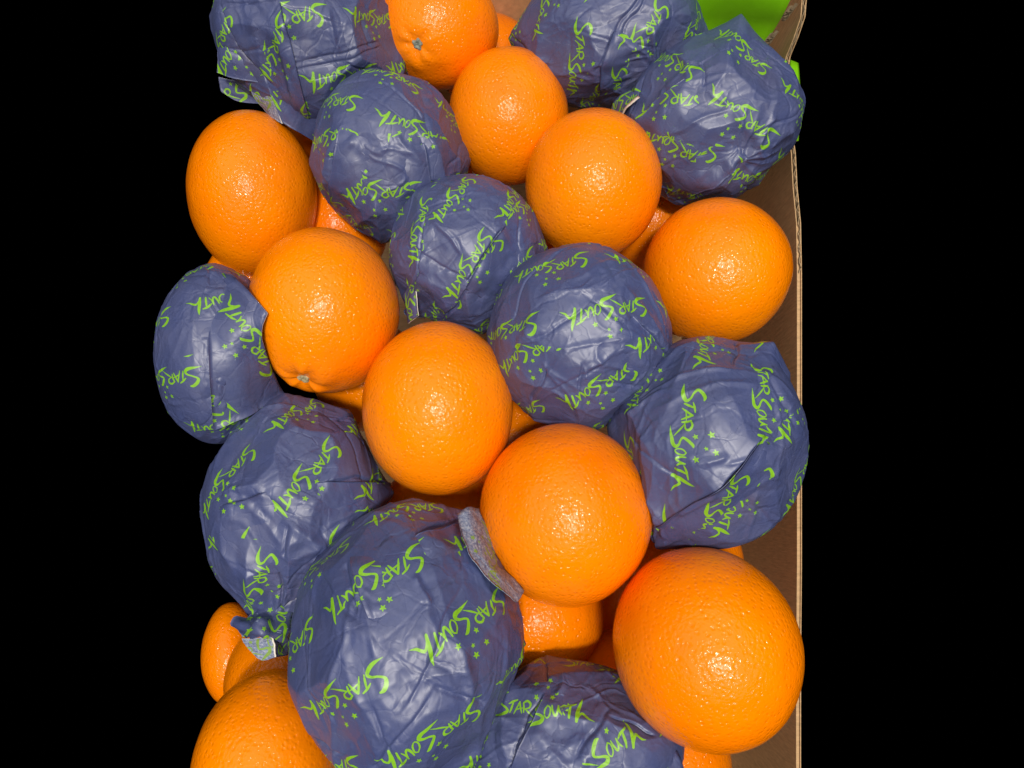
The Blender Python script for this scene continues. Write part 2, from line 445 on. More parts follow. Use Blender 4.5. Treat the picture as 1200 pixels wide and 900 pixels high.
def sheet(name, rows, mats, parent, th=0.0003, n=10, m=10, noise=0.0, uvs=None, seed=0.0, rim=True, smooth=True):
    """curved thin solid through a grid of control points (rows of 3d points); material 0 front, 1 back, 2 cut edge"""
    C = np.array(rows, float)
    def interp(A, k):                                    # Catmull-Rom along axis 0
        P = np.concatenate([[2*A[0]-A[1]], A, [2*A[-1]-A[-2]]]) if len(A) > 1 else A
        out = []
        S_ = len(A)-1
        for t in np.linspace(0, S_, k):
            i = min(int(t), S_-1); u = t-i
            a, b, c, d = P[i:i+4]
            out.append(0.5*(2*b+(c-a)*u+(2*a-5*b+4*c-d)*u*u+(3*b-3*c+d-a)*u**3))
        return np.array(out)
    G = interp(C, n)
    G = np.transpose(interp(np.transpose(G, (1, 0, 2)), m), (1, 0, 2))
    du = np.gradient(G, axis=0); dv = np.gradient(G, axis=1)
    Nn = np.cross(du, dv); Nn /= np.linalg.norm(Nn, axis=2)[..., None]+1e-12
    mid = G.reshape(-1, 3).mean(0)
    if (Nn[n//2, m//2] @ (CAM-mid)) < 0: Nn = -Nn; 
    if noise:
        w = perlin(G.reshape(-1, 3)*160, seed)+0.6*np.abs(perlin(G.reshape(-1, 3)*330, seed+7))
        G = G+Nn*(w.reshape(n, m)*noise)[..., None]
    V = np.concatenate([G.reshape(-1, 3), (G-Nn*th).reshape(-1, 3)])
    Q = []; mi = []; k = n*m
    for i in range(n-1):
        for j in range(m-1):
            q = (i*m+j, (i+1)*m+j, (i+1)*m+j+1, i*m+j+1)
            Q.append(q); mi.append(0)
            Q.append(tuple(x+k for x in q[::-1])); mi.append(1)
    def edge(lst):
        for a, b in zip(lst, lst[1:]):
            Q.append((a, b, b+k, a+k)); mi.append(2)
    edge([i*m for i in range(n)]); edge([i*m+m-1 for i in range(n)]); edge(list(range(m))); edge([(n-1)*m+j for j in range(m)])
    Q = np.array(Q)
    uv = None
    if isinstance(uvs, np.ndarray):
        g = interp(uvs, n); g = np.transpose(interp(np.transpose(g, (1, 0, 2)), m), (1, 0, 2)).reshape(-1, 2)
        uv = np.concatenate([g, g])[Q.ravel()]
    elif uvs is not None:
        ang, sc, off = uvs; sc *= 0.9
        a = G[:, :, :]
        ex = C[0, -1]-C[0, 0]; ex = ex/np.linalg.norm(ex)
        nn = Nn.reshape(-1, 3).mean(0); nn /= np.linalg.norm(nn)
        ex = ex-nn*(ex@nn); ex /= np.linalg.norm(ex); ey = np.cross(nn, ex)
        P2 = np.stack([(G.reshape(-1, 3)-mid)@ex, (G.reshape(-1, 3)-mid)@ey], 1)
        c_, s_ = math.cos(-ang), math.sin(-ang)
        P2 = P2@np.array([[c_, s_], [-s_, c_]])*715/sc+LOGO_C+np.array(off)
        st_ = P2@BINV.T
        st_ = np.concatenate([st_, st_])
        uv = st_[Q.ravel()]
    return obj(name, mesh(name, V, Q, mats, uv=uv, mat_idx=mi, smooth=smooth, attr=np.full(len(V), 0.0)), parent)

# green flap folded in from the back panel, torn along its right side
gd = lambda x, y, h: at_plane(x, y, 2, h)
green = sheet('green_flap', [[gd(770, -90, .225), gd(850, -90, .225), gd(965, -90, .225)],
                             [gd(775, 0, .19), gd(838, 0, .178), gd(926, 0, .19)],
                             [gd(780, 30, .17), gd(833, 30, .158), gd(909, 32, .17)],
                             [gd(785, 62, .15), gd(830, 62, .138), gd(888, 64, .15)]],
              [M_GREEN, M_CARD, M_CARD_EDGE], crate, th=0.0012, n=16, m=16)
for (a, b) in (((927, 4), (917, 18)), ((904, 36), (895, 50))):
    p, q = gd(*a, .189), gd(*b, .178)
    fluting('torn_corrugation', [p, q], (1, 0, 0.15), (-0.2, 0, -1), 0.004, 0.0042, crate, period=0.0045, jag=0.002)
# outer green flap hanging outside the right wall behind the hand-hole cut
sheet('outer_flap', [[at_plane(926, 70, 0, XW+.012), at_plane(936, 74, 0, XW+.02)],
                     [at_plane(924, 110, 0, XW+.010), at_plane(938, 110, 0, XW+.02)],
                     [at_plane(927, 165, 0, XW+.008), at_plane(936, 165, 0, XW+.016)]],
      [M_GREEN, M_CARD, M_CARD_EDGE], crate, th=0.002, n=10, m=6)

# ------------------------------------------------------------------ oranges
GN, GQ = cube_sphere(56)
GNL, GQL = cube_sphere(30)

def make_orange(px, D, label, mat=0, seed=0.0, stem=None, group='loose oranges', lumps=(), low=False, scar=None):
    fr = frame(*px, D); c, A, s = fr
    d, Q = (GNL, GQL) if low else (GN, GQ)
    h = 1+0.012*perlin(d*1.3, seed)+0.005*perlin(d*3.1, seed+3)+0.0016*perlin(d*9, seed+5)
    if stem is not None:
        (sx, sy), depth, ribs, kind = stem
        q = local_dir(fr, sx, sy)
        ang = np.arccos(np.clip(d@q, -1, 1))
        t1 = np.cross(q, [0.2, 0.9, 0.1]); t1 /= np.linalg.norm(t1); t2 = np.cross(q, t1)
        ph = np.arctan2(d@t2, d@t1)
        rib = (np.cos(ph*5+1.0+0.6*np.sin(ph*2+seed))+0.6*np.cos(ph*8+seed))*np.exp(-((ang-0.20)/0.13)**2)*ribs
        h = h-depth*np.exp(-(ang/0.13)**2)+rib
        h = h+0.5*depth*np.exp(-((ang-0.26)/0.15)**2)
    for (lx, ly), amp, w in lumps:
        q = local_dir(fr, lx, ly)
        ang = np.arccos(np.clip(d@q, -1, 1))
        h = h+amp*np.exp(-(ang/w)**2)
    if scar:
        for a_, b_, amp, w in scar:
            h = h+crease(d, local_dir(fr, *a_), local_dir(fr, *b_), w)*amp
    V = (d*h[:, None]*s)@A.T
    o = obj('orange', mesh('orange', V, Q, [M_ORANGE[mat]]), loc=c)
    tag(o, label, 'orange', group)
    if stem is not None and kind is not None:
        q = local_dir(fr, *stem[0])
        hq = h[np.argmax(d@q)]+0.008
        p = (A@(q*s))*hq
        n = A@(q/s); n /= np.linalg.norm(n)
        u = np.cross(n, [0.3, 0.8, 0.2]); u /= np.linalg.norm(u); v = np.cross(n, u)
        rad = kind[0]; Vs = []; Fs = []; K = 20
        rings = [(1.15, -0.25), (1.0, 0.12), (0.72, 0.30), (0.45, 0.18), (0.2, 0.10), (0.0, 0.14)]
        for (rr, hh) in rings:
            for k in range(K):
                a = 2*math.pi*k/K
                w = rr*(1+0.22*math.cos(5*a+seed)*min(1, rr*1.4)+0.1*math.sin(3*a+1))
                Vs.append(p+rad*(u*math.cos(a)*w+v*math.sin(a)*w)+n*rad*1.6*hh*(1+0.3*math.sin(4*a+seed)))
        for r_ in range(len(rings)-1):
            for k in range(K):
                Fs.append((r_*K+k, r_*K+(k+1) % K, (r_+1)*K+(k+1) % K, (r_+1)*K+k))
        obj('stem_button', mesh('stem_button', Vs, np.array(Fs), [kind[1]]), o)
    return o

def crease(d, a, b, w):
    """tent of width w (radians) along the arc a-b, fading at both ends"""
    n = np.cross(a, b); ln = np.linalg.norm(n)
    if ln < 1e-6: return np.zeros(len(d))
    n /= ln
    m = (a+b); m /= np.linalg.norm(m)
    tg = np.cross(n, m)
    half = math.acos(max(-1, min(1, a@b)))/2
    s = np.arcsin(np.clip(d@n, -1, 1))
    t = np.arctan2(d@tg, d@m)
    fade = np.clip(1.15-np.abs(t)/(half+1e-6), 0, 1)
    fade = np.minimum(1, fade*3)
    return np.maximum(0, 1-np.abs(s)/w)**1.3*fade

def fold(d, a, b, w):
    """paper edge: zero on one side, a raised lip on the other that dies out over w"""
    n = np.cross(a, b); n /= np.linalg.norm(n)+1e-9
    m = (a+b); m /= np.linalg.norm(m)
    tg = np.cross(n, m)
    half = math.acos(max(-1, min(1, a@b)))/2
    s = np.arcsin(np.clip(d@n, -1, 1)); t = np.arctan2(d@tg, d@m)
    fade = np.minimum(1, np.clip(1.1-np.abs(t)/(half+1e-6), 0, 1)*4)
    e = 0.011
    lip = np.where(s > 0, np.exp(-s/w), np.clip(1+s/e, 0, 1))
    valley = -1.1*np.exp(-((s+e)/0.016)**2)-0.5*np.exp(-((s+e)/0.07)**2)
    return (lip+valley)*fade

WN, WQ = cube_sphere(132)
WCEN = WN[WQ].mean(1); WCEN /= np.linalg.norm(WCEN, axis=1)[:, None]

TL = 0.90

def make_wrap(px, D, label, text, seed, folds=(), creases=(), spikes=(), gathers=(), regions=(), panels=(), laps=(), facets=20, flat=0.9, rough=1.0, dents=()):
    fr = frame(*px, D); c, A, s = fr
    d = WN
    rs = np.random.RandomState(int(seed*10)+5)
    R = s.mean()
    # wandering: creases bend a little
    wob = np.stack([perlin(d*3.2, seed+k*9.1) for k in range(3)], 1)
    dw = d+wob*0.05; dw /= np.linalg.norm(dw, axis=1)[:, None]
    h = np.ones(len(d))
    # flat panels where the paper is stretched tight
    n = rs.normal(size=(facets, 3)); n /= np.linalg.norm(n, axis=1)[:, None]
    off = rs.uniform(0.955, 0.992, facets)
    dots = dw@n.T
    lim = np.where(dots > 0.4, off/np.maximum(dots, 0.4), 9.0)
    poly = np.minimum(1.0, lim.min(1))
    h = h*(1-flat)+poly*flat
    n2 = rs.normal(size=(70, 3)); n2 /= np.linalg.norm(n2, axis=1)[:, None]
    d2 = dw@n2.T
    h = np.minimum(h, np.where(d2 > 0.5, rs.uniform(0.965, 0.992, 70)/np.maximum(d2, 0.5), 9.0).min(1)*0.6+h*0.4)
    h += 0.016*perlin(d*1.7, seed+2)+0.02
    for (px_, py_), po in panels:                     # places where the paper is pulled flat
        q = local_dir(fr, px_, py_)
        dq = dw@q
        h = np.minimum(h, np.where(dq > 0.35, (po+0.02)/np.maximum(dq, 0.35), 9.0))
    # random straight creases, up and down
    for k in range(52):
        a = rs.normal(size=3); a /= np.linalg.norm(a)
        t = rs.normal(size=3); t -= a*(t@a); t /= np.linalg.norm(t)
        ln = rs.uniform(0.18, 0.75)
        b = a*math.cos(ln)+t*math.sin(ln)
        amp = rough*rs.uniform(0.004, 0.016)*(1 if rs.rand() < 0.6 else -0.8)
        h += crease(dw, a, b, rs.uniform(0.03, 0.10))*amp
    for k in range(16):                                 # long crisp creases and lapped edges
        a = rs.normal(size=3); a[2] = abs(a[2])*0.8; a /= np.linalg.norm(a)
        t = rs.normal(size=3); t -= a*(t@a); t /= np.linalg.norm(t)
        ln = rs.uniform(0.5, 1.2)
        b = a*math.cos(ln)+t*math.sin(ln)
        if k % 3 == 0: h += fold(dw, a, b, rs.uniform(0.05, 0.16))*rs.uniform(0.004, 0.012)*rough
        else: h += crease(dw, a, b, rs.uniform(0.022, 0.05))*rs.uniform(0.007, 0.016)*rough*(1 if rs.rand() < 0.65 else -1)
    # soft crumple with sharp ridges
    p = d+wob*0.12
    rd = 1-np.abs(perlin(p*3.6, seed+21))*2.2
    h += 0.010*np.clip(rd, 0, 1)**3*np.clip(0.5+1.6*perlin(d*1.5, seed+31), 0, 1)
    rd2 = 1-np.abs(perlin(p*8.5, seed+41))*2.2
    h += 0.0045*np.clip(rd2, 0, 1)**2*np.clip(0.3+1.8*perlin(d*2.1, seed+51), 0, 1)
    # pleats running into gathered points
    for (gx, gy), amp, kk, reach in gathers:
        q = local_dir(fr, gx, gy) if not isinstance(gx, np.ndarray) else gx
        ang = np.arccos(np.clip(d@q, -1, 1))
        t1 = np.cross(q, [0.3, 0.5, 0.81]); t1 /= np.linalg.norm(t1); t2 = np.cross(q, t1)
        ph = np.arctan2(d@t2, d@t1)
        u = ph*kk/(2*math.pi)+0.5*perlin(np.stack([np.cos(ph)*2, np.sin(ph)*2, ang*1.5], 1), seed+61)
        tri = np.abs((u % 1)-0.5)*2
        h += amp*(tri**1.5-0.4)*np.exp(-((ang-reach*0.35)/(reach*0.55))**2)*np.clip(0.5+perlin(np.stack([np.cos(ph)*1.5, np.sin(ph)*1.5, ang], 1), seed+71)*1.3, 0.05, 1.2)
    bottom = np.array([0, -0.25, -0.97])
    ang = np.arccos(np.clip(d@bottom, -1, 1))
    ph = np.arctan2(d[:, 1], d[:, 0])
    h += 0.03*(np.abs(((ph*17/(2*math.pi)+0.6*perlin(d*2.5, seed+81)) % 1)-0.5)*2-0.5)*np.clip((1.25-ang)/0.9, 0, 1)
    for a, b, amp, w in folds:
        h += fold(dw, local_dir(fr, *a), local_dir(fr, *b), w)*amp*1.5
    for a, b, amp, w in creases:
        h += crease(dw, local_dir(fr, *a), local_dir(fr, *b), w)*amp*1.7
    for (sx, sy), amp, w in spikes:
        q = local_dir(fr, sx, sy)
        ang = np.arccos(np.clip(d@q, -1, 1))
        h += amp*np.clip(1-ang/w, 0, 1)**1.6
    for (sx, sy), amp, w in dents:
        q = local_dir(fr, sx, sy)
        ang = np.arccos(np.clip(d@q, -1, 1))
        h -= amp*np.exp(-(ang/w)**2)
    V = (d*h[:, None]*s)@A.T
    contact = np.clip((0.975-h)/0.05, 0, 1)*0.30
    # the print, laid out flat over the side that faces up
    (tx, ty), tang, tlen = text; tlen *= TL
    def flat2(q):
        th = np.arctan2(np.hypot(q[..., 0], q[..., 1]), q[..., 2]); ph = np.arctan2(q[..., 1], q[..., 0])
        return np.stack([th*np.cos(ph)*s[0], th*np.sin(ph)*s[1]], -1)
    P2 = flat2(d+wob*0.03)
    p0 = flat2(local_dir(fr, tx, ty))
    def lay(P, ang, p0, off=(0, 0)):
        a = math.radians(ang); c_, s_ = math.cos(a), math.sin(a)
        X = P-p0
        return (np.stack([X[:, 0]*c_+X[:, 1]*s_, -X[:, 0]*s_+X[:, 1]*c_], 1)*715/tlen+LOGO_C+np.array(off))@BINV.T
    uvv = lay(P2, tang, p0)
    uv = uvv[WQ]
    for (a, b), (rx_, ry_), rang in regions:           # a piece of paper past a fold carries its own run of print
        qa, qb, qr = (local_dir(fr, *z)[:2] for z in (a, b, (rx_, ry_)))
        nn = np.array([qa[1]-qb[1], qb[0]-qa[0]])
        side = math.copysign(1, (qr-qa)@nn)
        f = ((WCEN[:, :2]-qa)@nn)*side > 0
        uvr = lay(P2, rang, flat2(local_dir(fr, rx_, ry_)))
        uv[f] = uvr[WQ][f]
    o = obj('wrapped_orange', mesh('wrapped_orange', V, WQ, [M_PAPER], uv=uv, attr=contact), loc=c)
    tag(o, label, 'wrapped orange', 'oranges wrapped in printed violet paper')
    # lapped paper: sheets that hug the bundle and end in a lifted free edge
    for li, (rows, rot, sh) in enumerate(laps):
        rr_ = np.array(rows, float)
        k = 9
        def lin(Z, kk):
            t = np.linspace(0, len(Z)-1, kk); i = np.minimum(t.astype(int), len(Z)-2); u = (t-i)[:, None, None]
            return Z[i]*(1-u)+Z[i+1]*u
        G = lin(rr_, k); G = np.transpose(lin(np.transpose(G, (1, 0, 2)), 15), (1, 0, 2))
        q = np.array([[local_dir(fr, *p) for p in r] for r in G])
        near = np.array([[max(h[np.argsort(-(d@v))[:6]]) for v in r] for r in q])
        lift = np.linspace(-0.012, 0.034, k)[:, None]+0.010*perlin(q.reshape(-1, 3)*5, seed+li*3+90).reshape(k, 15)*np.linspace(0, 1, k)[:, None]
        # ends of the free edge run back down into the bundle
        e = np.minimum(1, np.minimum(np.arange(15), 14-np.arange(15))/2.5)
        lift = -0.012+(lift+0.012)*(0.15+0.85*e)[None, :]
        pts = (q*(near+lift)[..., None]*s)@A.T+c
        uvg = lay(flat2(q.reshape(-1, 3)), tang+rot, p0, sh).reshape(k, 15, 2)
        f = sheet('lapped_fold', pts, [M_PAPER, M_INSIDE, M_PAPER], None, th=0.00035, n=22, m=40, uvs=uvg, seed=seed+li)
        f.parent = o; f.location = -Vector(c)
    return o, fr

def flap(owner, fr, rows, mats=None, ang=0.5, off=(0, 0), noise=0.0006, th=0.0003, seed=1.0, name='paper_flap', tl=0.047):
    """rows of (px, py, dz): dz metres nearer (+) or farther (-) than the owner's centre distance"""
    c = fr[0]; D0 = np.linalg.norm(c-CAM)
    R_ = [[at_dist(x, y, D0-dz)-c for x, y, dz in r] for r in rows]
    # sheet() works about the world camera: build in world axes, then hang under the owner
    R_ = [[p+c for p in r] for r in R_]
    o = sheet(name, R_, mats or [M_PAPER, M_INSIDE, M_RIM], None, th=th, n=22, m=18, noise=noise, uvs=(ang, tl, off), seed=seed)
    o.parent = owner
    o.location = -Vector(c)
    return o

# -- top layer, bare
make_orange((513, 33, 72, 76), .4133, 'bare orange at the top edge with a grey stem scar and puckered skin', 0, 1.0,
            stem=((489, 52), 0.04, 0.010, (0.0027, M_GREY_STEM)), lumps=(((488, 76), 0.03, 0.13), ((515, 70), 0.012, .12), ((465, 62), .014, .12)))
make_orange((596, 139, 70, 82), .3868, 'small tall bare orange between the top wrapped ones, below the orange with the stem scar', 1, 2.0)
make_orange((694, 218, 80, 89), .3483, 'smooth egg shaped bare orange right of centre beside the upper right wrapped orange', 2, 3.0)
make_orange((838, 319, 88, 86), .3469, 'round bare orange against the right carton wall under the upper right wrapped orange', 2, 4.0,
            stem=((806, 400), 0.05, 0.012, (0.0028, M_GREY_STEM)))
make_orange((298, 230, 77, 98), .3942, 'bare orange cut by the left edge, under the loose paper flap', 1, 5.0)
make_orange((382, 365, 90, 97), .3296, 'bare orange with a pale stem button at its lower edge', 2, 6.0,
            stem=((355, 446), 0.045, 0.016, (0.0028, M_STEM)), scar=[((306, 392), (318, 396), -0.012, .035)], lumps=(((330, 432), .02, .14), ((385, 440), .016, .16)))
make_orange((514, 478, 89, 102), .2985, 'tall glossy bare orange at the centre of the pile', 2, 7.0)
make_orange((662, 600, 101, 108), .2826, 'bare orange with a faint diagonal crease, above the dark gap', 0, 8.0,
            scar=[((632, 640), (690, 596), -0.006, .06)])
make_orange((825, 755, 112, 121), .2834, 'largest bare orange, glossy, in the lower right corner by the carton wall', 2, 9.0)
make_orange((312, 895, 87, 120), .3215, 'bare orange in the lower left corner below the twisted paper end', 2, 10.0)
# -- lower layer, seen in the gaps
LOWG = 'oranges of the lower layer'
make_orange((628, 715, 80, 82), .3359, 'shaded orange in the gap directly under the creased bare orange', 1, 11.0, group=LOWG)
make_orange((738, 692, 82, 84), .4043, 'sliver of orange deep between the two lower right bare oranges', 1, 12.0, group=LOWG, low=True)
make_orange((732, 818, 82, 86), .3591, 'dark orange behind the left side of the largest bare orange', 1, 13.0, group=LOWG, low=True)
make_orange((772, 885, 84, 90), .370, 'orange showing beneath the largest bare orange at the bottom edge', 1, 14.0, group=LOWG)
make_orange((270, 764, 34, 60), .4174, 'dark orange at the left edge left of the twisted paper end', 1, 15.0, group=LOWG, low=True)
make_orange((345, 790, 80, 86), .3729, 'orange under the twisted paper end beside the largest wrapped orange', 1, 16.0, group=LOWG, low=True)
make_orange((515, 620, 78, 82), .3652, 'orange glimpsed below the tall glossy centre orange', 1, 17.0, group=LOWG, low=True)
make_orange((800, 655, 70, 74), .3567, 'bit of orange under the wrapped orange by the right carton wall', 1, 18.0, group=LOWG, low=True)
make_orange((575, 78, 58, 62), .4754, 'bit of orange between the top bare oranges and the wrapped one beside them', 1, 19.0, group=LOWG, low=True)
make_orange((395, 140, 62, 66), .4481, 'orange peeping from under the top left wrapper', 1, 20.0, group=LOWG, low=True)

make_orange((432, 440, 64, 66), .392, 'dark orange in the gap between the stem button orange and the centre orange', 1, 21.0, group=LOWG, low=True)
make_orange((640, 300, 60, 64), .405, 'dark orange in the gap under the egg shaped bare orange', 1, 22.0, group=LOWG, low=True)
make_orange((762, 262, 58, 62), .425, 'dark orange in the gap between the egg shaped orange and the round wall side one', 1, 23.0, group=LOWG, low=True)
make_orange((500, 215, 56, 60), .44, 'dark orange in the gap below the small tall bare orange', 1, 24.0, group=LOWG, low=True)
make_orange((600, 520, 66, 70), .375, 'dark orange in the gap between the centre orange and the creased one', 1, 25.0, group=LOWG, low=True)
make_orange((300, 340, 60, 64), .42, 'dark orange in the gap under the orange cut by the left edge', 1, 26.0, group=LOWG, low=True)
make_orange((398, 268, 58, 62), .42, 'dark orange in the gap below the second wrapped orange from the top left', 1, 27.0, group=LOWG, low=True)
# -- wrapped
w, fr = make_wrap((368, 52, 112, 100), .4042, 'wrapped orange in the top left corner with a loose white edged flap', ((402, 90), 199, .047), 1.3,
    laps=[([[(282, 5), (298, 60), (322, 125)], [(308, 2), (328, 70), (350, 145)], [(330, 2), (350, 82), (370, 158)]], 47, (150, 60))], panels=[((455, 40), .88), ((375, 55), .93), ((300, 75), .90), ((430, 110), .90), ((340, 140), .86)], folds=[((328, 10), (371, 165), .022, .12), ((262, 10), (318, 100), .03, .12), ((345, 72), (450, 46), .006, .05), ((347, 80), (452, 53), .006, .05), ((405, 72), (470, 95), .012, .1)],
    creases=[((328, 0), (371, 165), .030, .22), ((300, 20), (318, 110), .025, .18), ((470, 60), (372, 168), .02, .15), ((385, 10), (398, 60), .012, .04), ((425, 20), (440, 55), -.012, .05), ((310, 130), (350, 90), .01, .04)],
    regions=[(((328, 10), (371, 165)), (322, 55), 246)], spikes=[((486, 88), .10, .4), ((368, 172), .10, .35)])
flap(w, fr, [[(256, 48, .012), (262, 40, .016), (292, 52, .022)], [(255, 70, .014), (268, 66, .022), (300, 74, .026)], [(254, 85, .014), (275, 92, .020), (311, 98, .026)]], ang=-2.3, off=(100, 0), seed=2, th=.0011)
flap(w, fr, [[(290, 94, .018), (312, 98, .028)], [(298, 114, .016), (320, 112, .028)], [(312, 132, .014), (330, 145, .026)]], mats=[M_INSIDE, M_PAPER, M_RIM], seed=3, th=.0008)
flap(w, fr, [[(256, 90, .000), (272, 94, .004), (308, 96, .008)], [(258, 104, .0), (275, 110, .002), (308, 112, .006)], [(260, 108, .0), (280, 119, .002), (310, 122, .006)]], mats=[M_PAPER, M_PAPER, M_RIM], seed=4)  # inner side in the darker face paper: its shade is put into the colour

flap(w, fr, [[(296, 58, .028), (335, 70, .040), (376, 92, .040)], [(312, 99, .030), (342, 112, .034), (374, 128, .028)], [(331, 144, .028), (352, 156, .026), (373, 169, .018)]], ang=-2.0, off=(140, 90), noise=.0008, seed=15)
w, fr = make_wrap((458, 186, 89, 99), .3664, 'wrapped orange left of the small tall bare orange with a fold down its right side', ((440, 224), 195, .047), 2.1,
    spikes=[((368, 192), .06, .3), ((552, 188), .06, .3)], laps=[([[(440, 155), (434, 205), (428, 255)], [(401, 152), (392, 204), (386, 250)]], 30, (60, 100)), ([[(466, 168), (470, 205), (476, 240)], [(496, 168), (502, 205), (508, 240)]], -6, (40, 20))], panels=[((535, 150), .92), ((430, 190), .95), ((400, 250), .9), ((500, 250), .9), ((500, 110), .93)], folds=[((496, 172), (505, 232), .014, .1), ((389, 206), (401, 157), .010, .1), ((402, 160), (430, 182), -.008, .08)],
    creases=[((401, 150), (390, 262), .030, .2), ((500, 160), (522, 250), .028, .2), ((440, 235), (448, 285), .03, .15), ((440, 240), (410, 275), .02, .1), ((468, 160), (488, 192), .012, .05), ((410, 165), (450, 180), .010, .05), ((420, 172), (470, 200), .008, .04), ((440, 175), (495, 178), .008, .04)],
    gathers=[((445, 285), .02, 15, 0.7)], regions=[(((370, 150), (560, 165)), (488, 152), 168)])
w, fr = make_wrap((712, 45, 107, 88), .4069, 'wrapped orange at the top edge in front of the green flap', ((675, 76), 262, .047), 3.4,
    spikes=[((603, 45), .10, .35), ((640, 120), .05, .3), ((748, 118), .06, .3), ((825, 40), .07, .3)], laps=[([[(752, 40), (745, 75), (742, 108)], [(719, 36), (705, 76), (703, 116)]], 10, (120, 60))], panels=[((625, 90), .92), ((660, 60), .94), ((745, 90), .9), ((735, 40), .94), ((790, 60), .90), ((700, 118), .92)], folds=[((718, 42), (748, -5), .010, .06), ((726, 42), (755, -5), .008, .05), ((700, 80), (720, 40), .008, .05), ((704, 112), (708, 72), .008, .05), ((760, 38), (766, 90), .018, .1)],
    creases=[((718, 30), (704, 120), .018, .15), ((762, 30), (766, 92), .03, .16), ((640, 20), (650, 110), .015, .15), ((720, 35), (765, 75), .012, .05), ((700, 75), (760, 70), .008, .04), ((690, 95), (740, 92), .008, .05)],
    gathers=[((766, 88), .02, 13, 0.7)], regions=[(((718, 42), (740, 8)), (750, 45), 238)])
w, fr = make_wrap((830, 145, 104, 100), .3774, 'wrapped orange in the upper right corner with a pointed paper tip', ((872, 136), 143, .047), 4.2,
    laps=[([[(772, 205), (812, 178), (850, 150)], [(796, 238), (836, 214), (876, 184)]], 20, (90, 140)), ([[(835, 118), (808, 140), (785, 172)], [(803, 92), (768, 118), (745, 150)]], 25, (200, 0))], panels=[((905, 215), .90), ((900, 75), .90), ((770, 100), .92), ((840, 110), .93), ((850, 180), .94), ((760, 210), .92), ((820, 235), .92)], folds=[((795, 235), (872, 182), .022, .1), ((792, 76), (822, 74), .010, .08), ((826, 98), (822, 72), .008, .08), ((760, 128), (800, 95), .010, .08)],
    creases=[((868, 186), (790, 248), .03, .16), ((863, 40), (838, 110), .03, .2), ((868, 186), (925, 150), .025, .14), ((790, 90), (780, 200), .015, .2), ((785, 155), (852, 128), .012, .05), ((868, 188), (905, 140), .016, .05), ((862, 200), (882, 160), -.016, .05), ((815, 215), (860, 190), .016, .05)],
    spikes=[((905, 236), .08, .3), ((720, 128), .06, .3), ((863, 36), .16, .36), ((925, 130), .06, .35)], gathers=[((868, 186), .022, 14, 0.6)], regions=[(((700, 140), (870, 190)), (792, 172), 157)])
flap(w, fr, [[(716, 131, .012), (719, 120, .012), (727, 111, .014), (738, 105, .016)], [(728, 135, .020), (732, 126, .024), (738, 120, .026), (748, 112, .028)]], ang=2.6, seed=5, noise=.0003, th=.0016)
w, fr = make_wrap((548, 298, 90, 90), .3345, 'smallest wrapped orange, in the middle, with a white paper edge at lower left', ((548, 312), 243, .044), 5.6,
    laps=[([[(622, 290), (604, 330), (585, 366)], [(592, 264), (566, 298), (545, 336)]], -22, (60, 30)), ([[(520, 335), (512, 355), (505, 380)], [(494, 318), (484, 345), (478, 372)]], 10, (0, 60))], panels=[((520, 305), .94), ((590, 290), .94), ((490, 355), .9), ((600, 350), .91), ((540, 240), .94), ((470, 260), .93)], folds=[((545, 330), (588, 268), .016, .09), ((522, 368), (552, 328), .016, .1), ((500, 262), (494, 322), .014, .08)],
    creases=[((500, 300), (478, 372), .034, .16), ((592, 262), (545, 340), .030, .16), ((545, 340), (562, 388), .03, .16), ((600, 300), (560, 350), -.02, .12), ((510, 262), (540, 295), .014, .05), ((588, 270), (600, 300), .012, .05), ((515, 320), (540, 290), -.010, .05)],
    gathers=[((520, 375), .026, 14, 0.8)], regions=[(((545, 335), (590, 262)), (597, 318), 216), (((508, 230), (490, 340)), (490, 268), 265)], spikes=[((640, 300), .05, .3), ((568, 390), .06, .3), ((474, 372), .12, .3)])
flap(w, fr, [[(486, 324, .022), (479, 332, .018), (472, 346, .014)], [(487, 345, .026), (482, 350, .024), (475, 360, .018)], [(490, 370, .026), (484, 374, .024), (478, 379, .018)]], ang=1.0, seed=6, noise=.0005, th=.0010)
w, fr = make_wrap((678, 396, 105, 108), .2991, 'wrapped orange right of the centre orange with one dark slit crease', ((714, 362), 197, .047), 6.3,
    spikes=[((782, 420), .04, .3), ((572, 390), .03, .25)], laps=[([[(712, 392), (728, 420), (745, 448)], [(742, 370), (760, 394), (780, 420)]], 12, (0, 160))], panels=[((690, 360), .965), ((640, 430), .96), ((720, 445), .95), ((600, 370), .95), ((755, 360), .95), ((740, 480), .92), ((640, 480), .94)], folds=[((743, 372), (778, 418), .016, .1), ((596, 420), (628, 398), .010, .1), ((622, 470), (640, 430), .010, .08), ((678, 462), (680, 425), .008, .08), ((735, 478), (770, 430), .02, .1)],
    creases=[((735, 340), (778, 420), .016, .12), ((590, 400), (640, 380), .012, .12), ((640, 440), (625, 490), .016, .12), ((635, 350), (700, 340), .008, .06), ((650, 410), (740, 395), .008, .05), ((690, 430), (730, 410), .012, .04), ((700, 420), (745, 440), .010, .04), ((640, 440), (670, 410), .010, .06)],
    regions=[(((590, 400), (790, 420)), (702, 455), 213)], gathers=[((768, 432), .016, 14, .5)])
